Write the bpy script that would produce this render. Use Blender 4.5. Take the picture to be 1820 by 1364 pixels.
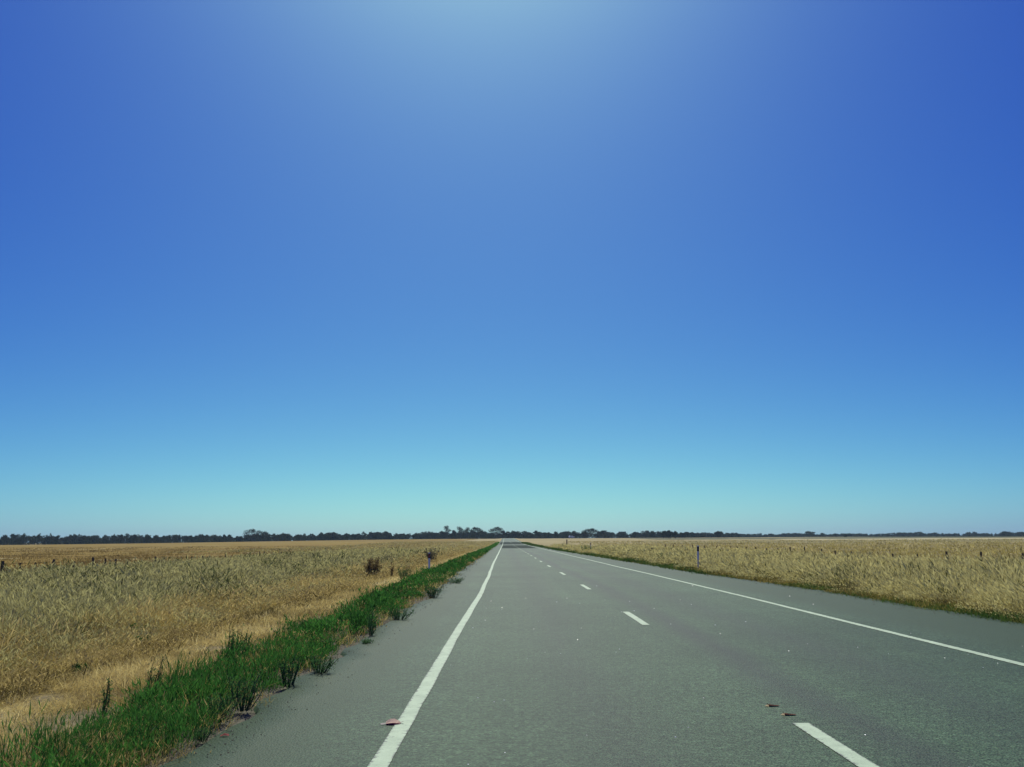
import bpy, math, random
import numpy as np
from mathutils import Matrix, Vector

for o in list(bpy.data.objects):
    bpy.data.objects.remove(o, do_unlink=True)
scene = bpy.context.scene
COL = scene.collection
R = math.radians

# ------------------------------------------------------------------ camera
EYE = 1.51
cam_data = bpy.data.cameras.new('camera')
cam = bpy.data.objects.new('camera', cam_data)
COL.objects.link(cam)
cam_data.sensor_width = 36.0
cam_data.lens = 36.0 * 1640 / 1820
cam_data.clip_start = 0.1
cam_data.clip_end = 20000
PITCH = math.atan(278 / 1640)
cam.matrix_world = (Matrix.Translation((0, 0, EYE)) @ Matrix.Rotation(math.pi / 2 + PITCH, 4, 'X')
                    @ Matrix.Rotation(-0.0055, 4, 'Z'))
scene.camera = cam

# ------------------------------------------------------------------ sky and sun
SUN_EL, SUN_AZ = R(48), R(-2)          # azimuth measured from +Y (down the road) towards +X
world = bpy.data.worlds.new('World')
scene.world = world
world.use_nodes = True
wn = world.node_tree
wn.nodes.clear()
w_out = wn.nodes.new('ShaderNodeOutputWorld')
w_bg = wn.nodes.new('ShaderNodeBackground')
w_sky = wn.nodes.new('ShaderNodeTexSky')
w_sky.sky_type = 'NISHITA'
w_sky.sun_disc = False
w_sky.sun_elevation = SUN_EL
w_sky.sun_rotation = SUN_AZ
w_sky.altitude = 1500
w_sky.air_density = 0.7
w_sky.dust_density = 3.0
w_sky.ozone_density = 8.0
w_bg.inputs['Strength'].default_value = 0.1
# one tone curve for the whole sky: the deep blue of the photograph's film look
w_sep = wn.nodes.new('ShaderNodeSeparateColor'); w_com = wn.nodes.new('ShaderNodeCombineColor')
wn.links.new(w_sky.outputs['Color'], w_sep.inputs['Color'])
for ch, (g_, a_) in enumerate(((1.78, 0.86), (1.68, 1.18), (0.60, 0.755))):
    p_ = wn.nodes.new('ShaderNodeMath'); p_.operation = 'POWER'; p_.inputs[1].default_value = g_
    m_ = wn.nodes.new('ShaderNodeMath'); m_.operation = 'MULTIPLY'; m_.inputs[1].default_value = a_ * 0.1 ** g_ * 10
    wn.links.new(w_sep.outputs[ch], p_.inputs[0]); wn.links.new(p_.outputs[0], m_.inputs[0]); wn.links.new(m_.outputs[0], w_com.inputs[ch])
wn.links.new(w_com.outputs['Color'], w_bg.inputs['Color'])
wn.links.new(w_bg.outputs['Background'], w_out.inputs['Surface'])

sun_data = bpy.data.lights.new('sun', 'SUN')
sun_data.energy = 4.2
sun_data.angle = R(0.53)
sun_data.color = (1.0, 0.96, 0.82)
sun = bpy.data.objects.new('sun', sun_data)
COL.objects.link(sun)
sun_dir = Vector((math.sin(SUN_AZ) * math.cos(SUN_EL), math.cos(SUN_AZ) * math.cos(SUN_EL), math.sin(SUN_EL)))
sun.rotation_euler = sun_dir.to_track_quat('Z', 'Y').to_euler()
sun.location = (0, 0, 60)

vs = scene.view_settings
vs.view_transform = 'Standard'
vs.look = 'None'
vs.exposure = 0.0
vs.gamma = 1.0
vs.use_curve_mapping = False
scene.render.engine = 'CYCLES'
scene.cycles.max_bounces = 6
scene.cycles.transparent_max_bounces = 8

# ------------------------------------------------------------------ helpers
rng = np.random.default_rng(7)

def smooth(a, b, x):
    t = np.clip((np.asarray(x, float) - a) / (b - a), 0, 1)
    return t * t * (3 - 2 * t)

def bend(y):
    """the road drifts gently left with distance"""
    y = np.asarray(y, float)
    return -0.0085 * np.clip(y - 20, 0, None) * smooth(10, 60, y)

def rise(x, y):
    """the plain lifts a couple of metres far ahead"""
    x = np.asarray(x, float); y = np.asarray(y, float)
    g = smooth(-430, -40, x) * (1 - 0.85 * smooth(250, 800, x))
    return 3.1 * smooth(230, 900, y) * g

def ground_z(x, y):
    x = np.asarray(x, float); y = np.asarray(y, float)
    s = x - bend(y)
    z = -0.045 - 0.17 * smooth(-2.9, -4.6, s) - 0.24 * smooth(-4.8, -8.5, s) - 0.41 * smooth(9.5, 12.5, s)
    off = smooth(-3.5, -9, s) + smooth(10, 14, s)
    z = z + off * 0.05 * (np.sin(x * 0.37 + y * 0.11) + np.sin(y * 0.23 - x * 0.19))
    return z + rise(x, y)

def vnoise(x, y, scale, seed=0):
    """smooth value noise 0..1"""
    x = np.asarray(x, float) / scale + 131.7 * (seed + 1); y = np.asarray(y, float) / scale + 57.3 * (seed + 1)
    xi = np.floor(x); yi = np.floor(y); fx = x - xi; fy = y - yi
    fx = fx * fx * (3 - 2 * fx); fy = fy * fy * (3 - 2 * fy)
    def h(a, b):
        v = np.sin(a * 127.1 + b * 311.7 + seed * 17.3) * 43758.5453
        return v - np.floor(v)
    return (h(xi, yi) * (1 - fx) + h(xi + 1, yi) * fx) * (1 - fy) + (h(xi, yi + 1) * (1 - fx) + h(xi + 1, yi + 1) * fx) * fy

def mesh_np(name, verts, faces_flat, sizes, colors=None, smooth_shade=False, mat_idx=None):
    me = bpy.data.meshes.new(name)
    nv, nl, nf = len(verts), len(faces_flat), len(sizes)
    me.vertices.add(nv); me.vertices.foreach_set('co', np.asarray(verts, np.float32).ravel())
    me.loops.add(nl); me.loops.foreach_set('vertex_index', np.asarray(faces_flat, np.int32))
    me.polygons.add(nf)
    starts = np.concatenate([[0], np.cumsum(sizes)[:-1]]).astype(np.int32)
    me.polygons.foreach_set('loop_start', starts)
    if mat_idx is not None:
        me.polygons.foreach_set('material_index', np.asarray(mat_idx, np.int32))
    if smooth_shade:
        me.polygons.foreach_set('use_smooth', np.ones(nf, bool))
    me.update(calc_edges=True)
    if colors is not None:
        at = me.color_attributes.new('tint', 'FLOAT_COLOR', 'POINT')
        c4 = np.ones((nv, 4), np.float32); c4[:, :3] = colors
        at.data.foreach_set('color', c4.ravel())
    return me

def link(name, me, mats, parent=None, loc=None):
    o = bpy.data.objects.new(name, me)
    COL.objects.link(o)
    if not isinstance(mats, (list, tuple)):
        mats = [mats]
    if len(me.materials) == 0:
        for m in mats:
            me.materials.append(m)
    if parent is not None:
        o.parent = parent
    if loc is not None:
        o.location = loc
    return o

def tag(o, label, cat, group=None):
    o['label'] = label; o['category'] = cat
    if group:
        o['group'] = group
    return o

def empty(name, loc, rz=0.0):
    o = bpy.data.objects.new(name, None)
    COL.objects.link(o)
    o.location = loc; o.rotation_euler = (0, 0, rz)
    o.empty_display_size = 0.2
    return o

class MB:
    """collects polygons for one mesh"""
    def __init__(self):
        self.v = []; self.f = []
    def add(self, vs, fs):
        n = len(self.v); self.v += [tuple(p) for p in vs]; self.f += [tuple(i + n for i in f) for f in fs]
    def box(self, x0, x1, y0, y1, z0, z1):
        self.add([(x0, y0, z0), (x1, y0, z0), (x1, y1, z0), (x0, y1, z0), (x0, y0, z1), (x1, y0, z1), (x1, y1, z1), (x0, y1, z1)],
                 [(0, 3, 2, 1), (4, 5, 6, 7), (0, 1, 5, 4), (1, 2, 6, 5), (2, 3, 7, 6), (3, 0, 4, 7)])
    def tube(self, pts, radii, sides=6, caps=True):
        pts = [Vector(p) for p in pts]
        rings = []
        for i, p in enumerate(pts):
            d = (pts[min(i + 1, len(pts) - 1)] - pts[max(i - 1, 0)]).normalized()
            a = d.cross(Vector((0.31, 0.95, 0.05))); a.normalize(); b = d.cross(a)
            rings.append([p + (a * math.cos(t) + b * math.sin(t)) * radii[i] for t in [2 * math.pi * k / sides for k in range(sides)]])
        vs = [q for r in rings for q in r]
        fs = []
        for i in range(len(rings) - 1):
            for k in range(sides):
                k2 = (k + 1) % sides
                fs.append((i * sides + k, i * sides + k2, (i + 1) * sides + k2, (i + 1) * sides + k))
        if caps:
            fs.append(tuple(range(sides))[::-1]); fs.append(tuple((len(rings) - 1) * sides + k for k in range(sides)))
        self.add(vs, fs)
    def mesh(self, name, smooth_shade=False):
        me = bpy.data.meshes.new(name)
        me.from_pydata(self.v, [], self.f); me.update()
        if smooth_shade:
            me.polygons.foreach_set('use_smooth', np.ones(len(me.polygons), bool))
        return me
    def build(self, name, mat, parent=None, smooth_shade=False, loc=None):
        return link(name, self.mesh(name, smooth_shade), mat, parent, loc)

# ------------------------------------------------------------------ materials
class NT:
    def __init__(self, name):
        self.m = bpy.data.materials.new(name); self.m.use_nodes = True
        self.t = self.m.node_tree; self.t.nodes.clear()
        self.out = self.t.nodes.new('ShaderNodeOutputMaterial')
    def n(self, kind, **kw):
        nd = self.t.nodes.new(kind)
        for k, v in kw.items():
            if k.startswith('i_'):
                nd.inputs[k[2:].replace('_', ' ')].default_value = v
            else:
                setattr(nd, k, v)
        return nd
    def l(self, a, b):
        self.t.links.new(a, b)
    def noise(self, vec, scale, detail=4, rough=0.55):
        nd = self.n('ShaderNodeTexNoise'); nd.inputs['Scale'].default_value = scale
        nd.inputs['Detail'].default_value = detail; nd.inputs['Roughness'].default_value = rough
        self.l(vec, nd.inputs['Vector']); return nd.outputs['Fac']
    def ramp(self, fac, stops):
        nd = self.n('ShaderNodeValToRGB'); e = nd.color_ramp.elements
        while len(e) < len(stops):
            e.new(0.5)
        for i, (p, c) in enumerate(stops):
            e[i].position = p; e[i].color = (*c, 1) if len(c) == 3 else c
        self.l(fac, nd.inputs['Fac']); return nd.outputs['Color']
    def mix(self, fac, a, b, blend='MIX'):
        nd = self.n('ShaderNodeMix', data_type='RGBA', blend_type=blend)
        for sock, val in ((nd.inputs['Factor'], fac), (nd.inputs['A'], a), (nd.inputs['B'], b)):
            pass
        ins = [s for s in nd.inputs if s.enabled]
        for s, val in zip(ins, (fac, a, b)):
            if isinstance(val, (int, float)):
                s.default_value = val
            elif isinstance(val, tuple):
                s.default_value = (*val, 1) if len(val) == 3 else val
            else:
                self.l(val, s)
        return [s for s in nd.outputs if s.enabled][0]
    def math(self, op, a, b=0.0, c=0.0, clamp=False):
        nd = self.n('ShaderNodeMath', operation=op, use_clamp=clamp)
        for s, val in zip(nd.inputs, (a, b, c)):
            if isinstance(val, (int, float)):
                s.default_value = val
            else:
                self.l(val, s)
        return nd.outputs[0]
    def maprange(self, v, a, b, c=0.0, d=1.0):
        nd = self.n('ShaderNodeMapRange', interpolation_type='SMOOTHSTEP')
        self.l(v, nd.inputs['Value'])
        nd.inputs['From Min'].default_value = a; nd.inputs['From Max'].default_value = b
        nd.inputs['To Min'].default_value = c; nd.inputs['To Max'].default_value = d
        return nd.outputs['Result']
    def principled(self, color, rough=0.8, spec=0.3, bump=None, bump_str=0.3, bump_dist=0.01, metallic=0.0):
        p = self.n('ShaderNodeBsdfPrincipled')
        if isinstance(color, tuple):
            p.inputs['Base Color'].default_value = (*color, 1)
        else:
            self.l(color, p.inputs['Base Color'])
        if isinstance(rough, (int, float)):
            p.inputs['Roughness'].default_value = rough
        else:
            self.l(rough, p.inputs['Roughness'])
        p.inputs['Specular IOR Level'].default_value = spec
        p.inputs['Metallic'].default_value = metallic
        if bump is not None:
            b = self.n('ShaderNodeBump'); b.inputs['Strength'].default_value = bump_str
            b.inputs['Distance'].default_value = bump_dist
            self.l(bump, b.inputs['Height']); self.l(b.outputs['Normal'], p.inputs['Normal'])
        self.l(p.outputs['BSDF'], self.out.inputs['Surface'])
        return p

def mat_simple(name, color, rough=0.8, spec=0.3, var=0.25, scale=12.0, bump=0.2):
    t = NT(name); g = t.n('ShaderNodeNewGeometry')
    nz = t.noise(g.outputs['Position'], scale, 5)
    dark = tuple(c * (1 - var) for c in color); lite = tuple(min(1, c * (1 + var)) for c in color)
    t.principled(t.ramp(nz, [(0.3, dark), (0.7, lite)]), rough, spec, nz, bump, 0.01)
    return t.m

def mat_leaf(name, trans=0.35, rough=0.6):
    """thin leaf or blade coloured by the tint attribute: lit on the near side and through it"""
    t = NT(name)
    a = t.n('ShaderNodeAttribute', attribute_name='tint')
    d = t.n('ShaderNodeBsdfDiffuse'); tr = t.n('ShaderNodeBsdfTranslucent')
    t.l(a.outputs['Color'], d.inputs['Color']); t.l(a.outputs['Color'], tr.inputs['Color'])
    mx = t.n('ShaderNodeMixShader'); mx.inputs[0].default_value = trans
    t.l(d.outputs[0], mx.inputs[1]); t.l(tr.outputs[0], mx.inputs[2])
    t.l(mx.outputs[0], t.out.inputs['Surface'])
    return t.m

def mat_asphalt(name, base, stain=True, edge=None, rough=0.60, spec=0.11):
    t = NT(name)
    uv = t.n('ShaderNodeUVMap', uv_map='lane')           # u: metres across the road, v: metres along it
    g = t.n('ShaderNodeNewGeometry')
    sep = t.n('ShaderNodeSeparateXYZ'); t.l(uv.outputs['UV'], sep.inputs[0])
    pos = g.outputs['Position']
    fine = t.noise(pos, 46, 3, 0.7)
    chips = t.n('ShaderNodeTexVoronoi'); chips.inputs['Scale'].default_value = 62; t.l(pos, chips.inputs['Vector'])
    big = t.noise(pos, 0.5, 5, 0.6)
    mp = t.n('ShaderNodeMapping'); mp.inputs['Scale'].default_value = (1.6, 0.05, 1); t.l(uv.outputs['UV'], mp.inputs['Vector'])
    streak = t.noise(mp.outputs['Vector'], 1.0, 5, 0.6)
    mp2 = t.n('ShaderNodeMapping'); mp2.inputs['Scale'].default_value = (0.22, 0.11, 1); t.l(uv.outputs['UV'], mp2.inputs['Vector'])
    mott = t.noise(mp2.outputs['Vector'], 1.0, 4, 0.55)
    col = t.ramp(fine, [(0.28, tuple(c * 0.25 for c in base)), (0.5, base), (0.74, tuple(min(1, c * 2.2) for c in base))])
    chipc = t.ramp(chips.outputs['Color'], [(0.0, (0.62, 0.66, 0.64)), (0.5, (1, 1, 1)), (1.0, (1.32, 1.24, 1.22))])
    col = t.mix(0.8, col, chipc, 'MULTIPLY')
    grain = t.noise(pos, 21, 2, 0.8)
    col = t.mix(0.9, col, t.ramp(grain, [(0.32, (0.42, 0.46, 0.44)), (0.5, (1, 1, 1)), (0.68, (1.75, 1.62, 1.58))]), 'MULTIPLY')
    blot = t.noise(pos, 11, 3, 0.7); blot2 = t.noise(pos, 3.2, 4, 0.7)
    col = t.mix(0.85, col, t.ramp(blot, [(0.3, (0.52, 0.55, 0.53)), (0.7, (1.48, 1.42, 1.38))]), 'MULTIPLY')
    col = t.mix(0.85, col, t.ramp(blot2, [(0.32, (0.80, 0.83, 0.80)), (0.68, (1.20, 1.16, 1.16))]), 'MULTIPLY')
    col = t.mix(0.75, col, t.ramp(big, [(0.3, (0.8, 0.81, 0.8)), (0.7, (1.16, 1.15, 1.13))]), 'MULTIPLY')
    col = t.mix(0.8, col, t.ramp(streak, [(0.3, (0.8, 0.82, 0.82)), (0.7, (1.14, 1.13, 1.1))]), 'MULTIPLY')
    col = t.mix(0.8, col, t.ramp(mott, [(0.32, (0.76, 0.78, 0.78)), (0.68, (1.2, 1.18, 1.16))]), 'MULTIPLY')
    if stain:                                            # oil-darkened lane middles and the dark seam beside the centre line
        u = sep.outputs['X']
        wob = t.math('MULTIPLY', t.math('SUBTRACT', mott, 0.5), 0.9)
        uu = t.math('ADD', u, wob)
        for c0, wd, amt in ((0.75, 0.8, 0.34), (4.15, 0.8, 0.32), (2.85, 0.4, 0.55)):
            m = t.math('SUBTRACT', 1.0, t.math('DIVIDE', t.math('ABSOLUTE', t.math('SUBTRACT', uu, c0)), wd), clamp=True)
            m = t.math('MULTIPLY', m, t.math('MULTIPLY', amt * 2, streak))
            col = t.mix(m, col, (0.03, 0.036, 0.034))
        if edge:                                         # dusty brown shoulder beyond the edge lines
            el = t.maprange(uu, -1.1, -1.9); er = t.maprange(uu, 6.3, 7.4)
            ed = t.math('MULTIPLY', t.math('MAXIMUM', el, er), t.math('ADD', 0.45, t.math('MULTIPLY', blot2, 0.9)), clamp=True)
            col = t.mix(ed, col, t.mix(0.62, edge, chipc, 'MULTIPLY'))
    h = t.math('ADD', t.math('MULTIPLY', fine, 0.6), chips.outputs['Distance'])
    t.principled(col, rough, spec, h, 0.55, 0.008)
    return t.m

def mat_paint(name):
    t = NT(name); g = t.n('ShaderNodeNewGeometry'); pos = g.outputs['Position']
    uv = t.n('ShaderNodeUVMap', uv_map='lane')           # u: -1..1 across the stripe
    sep = t.n('ShaderNodeSeparateXYZ'); t.l(uv.outputs['UV'], sep.inputs[0])
    a = t.noise(pos, 40, 4, 0.7); b = t.noise(pos, 3.0, 5, 0.65); c = t.noise(pos, 14, 4, 0.6)
    col = t.ramp(b, [(0.3, (0.36, 0.47, 0.31)), (0.7, (0.50, 0.63, 0.42))])
    col = t.mix(0.7, col, t.ramp(a, [(0.3, (0.72, 0.74, 0.72)), (0.62, (1, 1, 1))]), 'MULTIPLY')
    ed = t.math('ABSOLUTE', sep.outputs['X'])
    wear = t.math('ADD', t.math('MULTIPLY', c, 0.55), t.math('MULTIPLY', a, 0.35))
    wear = t.math('ADD', wear, t.math('MULTIPLY', t.math('POWER', ed, 5.0), 0.16))
    wear = t.maprange(wear, 0.50, 0.63)
    col = t.mix(wear, col, (0.10, 0.12, 0.105))
    t.principled(col, 0.7, 0.3, a, 0.3, 0.004)
    return t.m

def mat_ground():
    t = NT('verge_soil'); g = t.n('ShaderNodeNewGeometry'); pos = g.outputs['Position']
    sep = t.n('ShaderNodeSeparateXYZ'); t.l(pos, sep.inputs[0])
    fine = t.noise(pos, 9, 6, 0.7); mid = t.noise(pos, 0.8, 5, 0.6); big = t.noise(pos, 0.06, 4, 0.6)
    soil = t.ramp(fine, [(0.25, (0.085, 0.072, 0.04)), (0.5, (0.20, 0.17, 0.095)), (0.75, (0.38, 0.33, 0.19))])
    soil = t.mix(0.7, soil, t.ramp(mid, [(0.3, (0.72, 0.72, 0.68)), (0.7, (1.2, 1.15, 1.08))]), 'MULTIPLY')
    xw = t.math('ADD', sep.outputs['X'], t.math('MULTIPLY', t.math('SUBTRACT', mid, 0.5), 1.4))
    grav = t.ramp(t.noise(pos, 22, 4, 0.7), [(0.28, (0.045, 0.046, 0.035)), (0.5, (0.11, 0.105, 0.075)), (0.75, (0.24, 0.22, 0.16))])
    gm = t.math('MULTIPLY', t.maprange(xw, -3.6, -2.9), t.maprange(xw, 10.2, 9.6))
    soil = t.mix(gm, soil, grav)
    # far paddocks: bands of stubble running across the plain
    mp = t.n('ShaderNodeMapping'); mp.inputs['Scale'].default_value = (0.0035, 0.035, 1); t.l(pos, mp.inputs['Vector'])
    band = t.noise(mp.outputs['Vector'], 1.0, 5, 0.62)
    mp3 = t.n('ShaderNodeMapping'); mp3.inputs['Scale'].default_value = (0.05, 0.25, 1); t.l(pos, mp3.inputs['Vector'])
    bandf = t.noise(mp3.outputs['Vector'], 1.0, 5, 0.65)
    pad = t.ramp(band, [(0.3, (0.27, 0.225, 0.10)), (0.5, (0.37, 0.31, 0.145)), (0.7, (0.47, 0.40, 0.20))])
    pad = t.mix(0.8, pad, t.ramp(bandf, [(0.3, (0.74, 0.74, 0.72)), (0.7, (1.2, 1.18, 1.15))]), 'MULTIPLY')
    far = t.maprange(sep.outputs['Y'], 45, 120)
    col = t.mix(far, soil, pad)
    t.principled(col, 0.95, 0.1, fine, 0.6, 0.03)
    return t.m

def mat_field(name, c_lo, c_hi, sx=0.02, sy=0.16):
    t = NT(name); g = t.n('ShaderNodeNewGeometry'); pos = g.outputs['Position']
    mp = t.n('ShaderNodeMapping'); mp.inputs['Scale'].default_value = (sx, sy, 1); t.l(pos, mp.inputs['Vector'])
    a = t.noise(mp.outputs['Vector'], 1.0, 6, 0.65); b = t.noise(pos, 2.2, 5, 0.7)
    mp2 = t.n('ShaderNodeMapping'); mp2.inputs['Scale'].default_value = (sx * 0.25, sy * 0.15, 1); t.l(pos, mp2.inputs['Vector'])
    c = t.noise(mp2.outputs['Vector'], 1.0, 4, 0.6)
    col = t.ramp(a, [(0.3, c_lo), (0.7, c_hi)])
    col = t.mix(0.7, col, t.ramp(b, [(0.3, (0.75, 0.75, 0.72)), (0.7, (1.18, 1.16, 1.12))]), 'MULTIPLY')
    col = t.mix(0.7, col, t.ramp(c, [(0.35, (0.85, 0.80, 0.78)), (0.65, (1.12, 1.15, 1.15))]), 'MULTIPLY')
    t.principled(col, 0.95, 0.1, b, 0.5, 0.05)
    return t.m

M = {}
M['asphalt'] = mat_asphalt('asphalt', (0.042, 0.086, 0.045), True, (0.036, 0.068, 0.030))
M['patch'] = mat_asphalt('asphalt_dark', (0.030, 0.045, 0.034), False, None, 0.85, 0.05)  # darker, less glossy asphalt tone for the two far bands
M['paint'] = mat_paint('road_paint')
M['ground'] = mat_ground()
M['stubble'] = mat_field('stubble_field', (0.20, 0.135, 0.02), (0.31, 0.22, 0.045))
M['pale_field'] = mat_field('pale_field', (0.46, 0.41, 0.22), (0.58, 0.52, 0.30))
M['dark_field'] = mat_field('dark_fallow', (0.10, 0.115, 0.06), (0.17, 0.17, 0.085))
M['olive_field'] = mat_field('olive_field', (0.24, 0.22, 0.10), (0.33, 0.29, 0.13))
M['blade'] = mat_leaf('grass_blade', 0.45)
M['green'] = mat_leaf('weed_leaf', 0.48)
M['gum'] = mat_leaf('gum_leaf', 0.18)
M['bark'] = mat_simple('gum_bark', (0.16, 0.13, 0.11), 0.9, 0.1, 0.4, 1.5)
M['stem'] = mat_simple('weed_stem', (0.06, 0.10, 0.04), 0.8, 0.2, 0.3, 20)
M['twig'] = mat_simple('dry_twig', (0.13, 0.095, 0.05), 0.9, 0.1, 0.4, 20)
M['timber'] = mat_simple('weathered_timber', (0.10, 0.08, 0.06), 0.95, 0.1, 0.4, 9)
M['wire'] = mat_simple('fence_wire', (0.2, 0.19, 0.18), 0.5, 0.4, 0.2, 9)
M['post_white'] = mat_simple('guide_post_plastic', (0.82, 0.82, 0.74), 0.6, 0.3, 0.12, 8)
M['post_band'] = mat_simple('guide_post_band', (0.035, 0.03, 0.04), 0.6, 0.3, 0.2, 20)
M['red_refl'] = mat_simple('red_reflector', (0.30, 0.02, 0.04), 0.3, 0.5, 0.2, 60)
M['grey_refl'] = mat_simple('grey_reflector', (0.10, 0.10, 0.13), 0.3, 0.5, 0.2, 60)
M['car_paint'] = mat_simple('white_car_paint', (0.75, 0.77, 0.80), 0.3, 0.5, 0.04, 2, 0)
M['car_glass'] = mat_simple('car_glass', (0.03, 0.04, 0.06), 0.1, 0.6, 0.1, 2, 0)
M['tyre'] = mat_simple('tyre_rubber', (0.02, 0.02, 0.02), 0.9, 0.2, 0.2, 10)
M['rim'] = mat_simple('wheel_rim', (0.4, 0.4, 0.42), 0.4, 0.5, 0.1, 10, 0)
M['stone'] = mat_simple('brown_stone', (0.13, 0.12, 0.08), 0.9, 0.2, 0.6, 9)
M['grit'] = mat_simple('pale_quartz', (0.80, 0.82, 0.80), 0.35, 0.6, 0.1, 80)
M['bark_brown'] = mat_simple('rust_brown', (0.20, 0.055, 0.02), 0.7, 0.3, 0.4, 90)
M['tan'] = mat_simple('tan_strip', (0.50, 0.33, 0.12), 0.7, 0.3, 0.2, 90)
M['cream'] = mat_simple('cream_tip', (0.60, 0.46, 0.18), 0.7, 0.3, 0.15, 90)
M['pink'] = mat_simple('pale_pink_foil', (0.74, 0.50, 0.32), 0.7, 0.2, 0.15, 60)
M['flap'] = mat_simple('dull_flap', (0.26, 0.24, 0.20), 0.7, 0.3, 0.2, 60)
M['maroon'] = mat_simple('maroon_print', (0.36, 0.02, 0.07), 0.6, 0.3, 0.3, 60)
M['red_scrap'] = mat_simple('red_scrap', (0.32, 0.06, 0.045), 0.8, 0.2, 0.3, 60)

# ------------------------------------------------------------------ the ground
def grid_sheet(name, xs, ys, zf, mat, lift=0.0):
    X, Y = np.meshgrid(np.asarray(xs, float), np.asarray(ys, float))
    Z = zf(X, Y) + lift
    nx, ny = len(xs), len(ys)
    idx = np.arange(nx * ny).reshape(ny, nx)
    f = np.stack([idx[:-1, :-1], idx[:-1, 1:], idx[1:, 1:], idx[1:, :-1]], -1).reshape(-1, 4)
    me = mesh_np(name, np.stack([X, Y, Z], -1).reshape(-1, 3), f.ravel(), np.full(len(f), 4), smooth_shade=True)
    return link(name, me, mat)

def geo(a, b, n):
    return np.geomspace(a, b, n)

gx = np.concatenate([-geo(2600, 16, 46), np.arange(-15, 20.1, 0.5), geo(21, 2600, 44)])
gy = np.concatenate([np.linspace(-60, 0, 10), np.arange(2, 60, 1.5), geo(60, 3800, 110)])
ground = grid_sheet('ground', gx, gy, ground_z, M['ground'])
ground['kind'] = 'structure'

# cropped stubble paddock beyond the left fence and far paddocks on the right
def field(name, x0, x1, y0, y1, mat, lift, nx=40, ny=50):
    yy = np.linspace(y0, y1, ny) if y0 < 20 else geo(y0, y1, ny)
    o = grid_sheet(name, np.linspace(x0, x1, nx), yy, ground_z, mat, lift)
    o['kind'] = 'structure'
    return o
field('stubble_paddock', -1200, -28.3, -40, 905, M['stubble'], 0.06, 120, 90)
field('olive_paddock', 60, 1500, 330, 470, M['olive_field'], 0.05)
field('pale_paddock', 150, 1500, 475, 560, M['pale_field'], 0.05)
field('dark_paddock', 90, 1500, 566, 760, M['dark_field'], 0.05)

# ------------------------------------------------------------------ the road
YR = np.concatenate([np.linspace(-30, 2, 17), np.arange(2.4, 60, 0.35), geo(60, 900, 160)])

def right_edge(y):
    return np.interp(y, [0, 31, 42, 60, 125, 300], [9.2, 9.05, 8.55, 8.5, 7.8, 7.5])

def strip(name, ys, s0, s1, mat, lift, parent=None, nx=2, uvw=None, edge_noise=(0, 0), thick=0.0):
    """a sheet that follows the road between lateral offsets s0(y) and s1(y)"""
    ys = np.asarray(ys, float)
    a = (s0(ys) if callable(s0) else np.full(len(ys), s0)) + edge_noise[0] * (vnoise(ys, ys * 0, 0.7, 3) + 0.8 * vnoise(ys, ys * 0, 2.9, 4) - 0.9)
    b = (s1(ys) if callable(s1) else np.full(len(ys), s1)) + edge_noise[1] * (vnoise(ys, ys * 0, 0.7, 5) + 0.8 * vnoise(ys, ys * 0, 2.9, 6) - 0.9)
    u = np.linspace(0, 1, nx)
    S = a[:, None] * (1 - u) + b[:, None] * u
    Yg = np.repeat(ys[:, None], nx, 1)
    Xg = S + bend(Yg)
    Zg = rise(Xg, Yg) + lift
    if thick:
        S = np.concatenate([S[:, :1], S, S[:, -1:]], 1); Yg = np.concatenate([Yg[:, :1], Yg, Yg[:, -1:]], 1)
        Xg = np.concatenate([Xg[:, :1] - 0.06, Xg, Xg[:, -1:] + 0.06], 1); Zg = np.concatenate([Zg[:, :1] - thick, Zg, Zg[:, -1:] - thick], 1)
    ny, nc = Xg.shape
    idx = np.arange(ny * nc).reshape(ny, nc)
    f = np.stack([idx[:-1, :-1], idx[:-1, 1:], idx[1:, 1:], idx[1:, :-1]], -1).reshape(-1, 4)
    me = mesh_np(name, np.stack([Xg, Yg, Zg], -1).reshape(-1, 3), f.ravel(), np.full(len(f), 4), smooth_shade=True)
    uvl = me.uv_layers.new(name='lane')
    U = S if uvw is None else np.repeat(np.linspace(-1, 1, nc)[None, :], ny, 0)
    uvv = np.stack([U, Yg], -1).reshape(-1, 2)[f.ravel()]
    uvl.data.foreach_set('uv', uvv.astype(np.float32).ravel())
    return link(name, me, mat, parent)

road = strip('road', YR, -2.35, right_edge, M['asphalt'], 0.0, None, 30, None, (0.28, 0.22), 0.09)
road['kind'] = 'structure'
strip('road_dark_band', geo(172, 262, 24), -0.75, 5.9, M['patch'], 0.003, road, 6)  # darker sheet laid over a far stretch of the road
strip('road_dark_band', geo(300, 420, 20), -2.0, 7.0, M['patch'], 0.003, road, 6)  # second darker stretch, farther on and wider
def wob(c, k):
    return lambda y: c + 0.022 * (vnoise(y, y * 0, 6.0, k) - 0.5) * 2
strip('edge_line', YR, wob(-0.99, 1), wob(-0.85, 1), M['paint'], 0.0045, road, 5, True, (0.012, 0.012))
strip('edge_line', YR, wob(6.05, 2), wob(6.19, 2), M['paint'], 0.0045, road, 5, True, (0.012, 0.012))
for k in range(-1, 40):
    y1 = 8.0 + 12.0 * k                                   # far end of each three-metre dash
    if y1 > 480:
        break
    n = 14 if y1 < 60 else 5
    strip('centre_dash', np.linspace(y1 - 3.05, y1, n), 2.30, 2.44, M['paint'], 0.0045, road, 5, True, (0.012, 0.012))

# ------------------------------------------------------------------ grass and weeds (stuff)
def sample_y(n, y0, y1, p):
    """distances with density ~ y^-p"""
    u = rng.random(n); q = 1 - p
    if abs(q) < 1e-6:
        return y0 * (y1 / y0) ** u
    return (y0 ** q + u * (y1 ** q - y0 ** q)) ** (1 / q)

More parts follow.
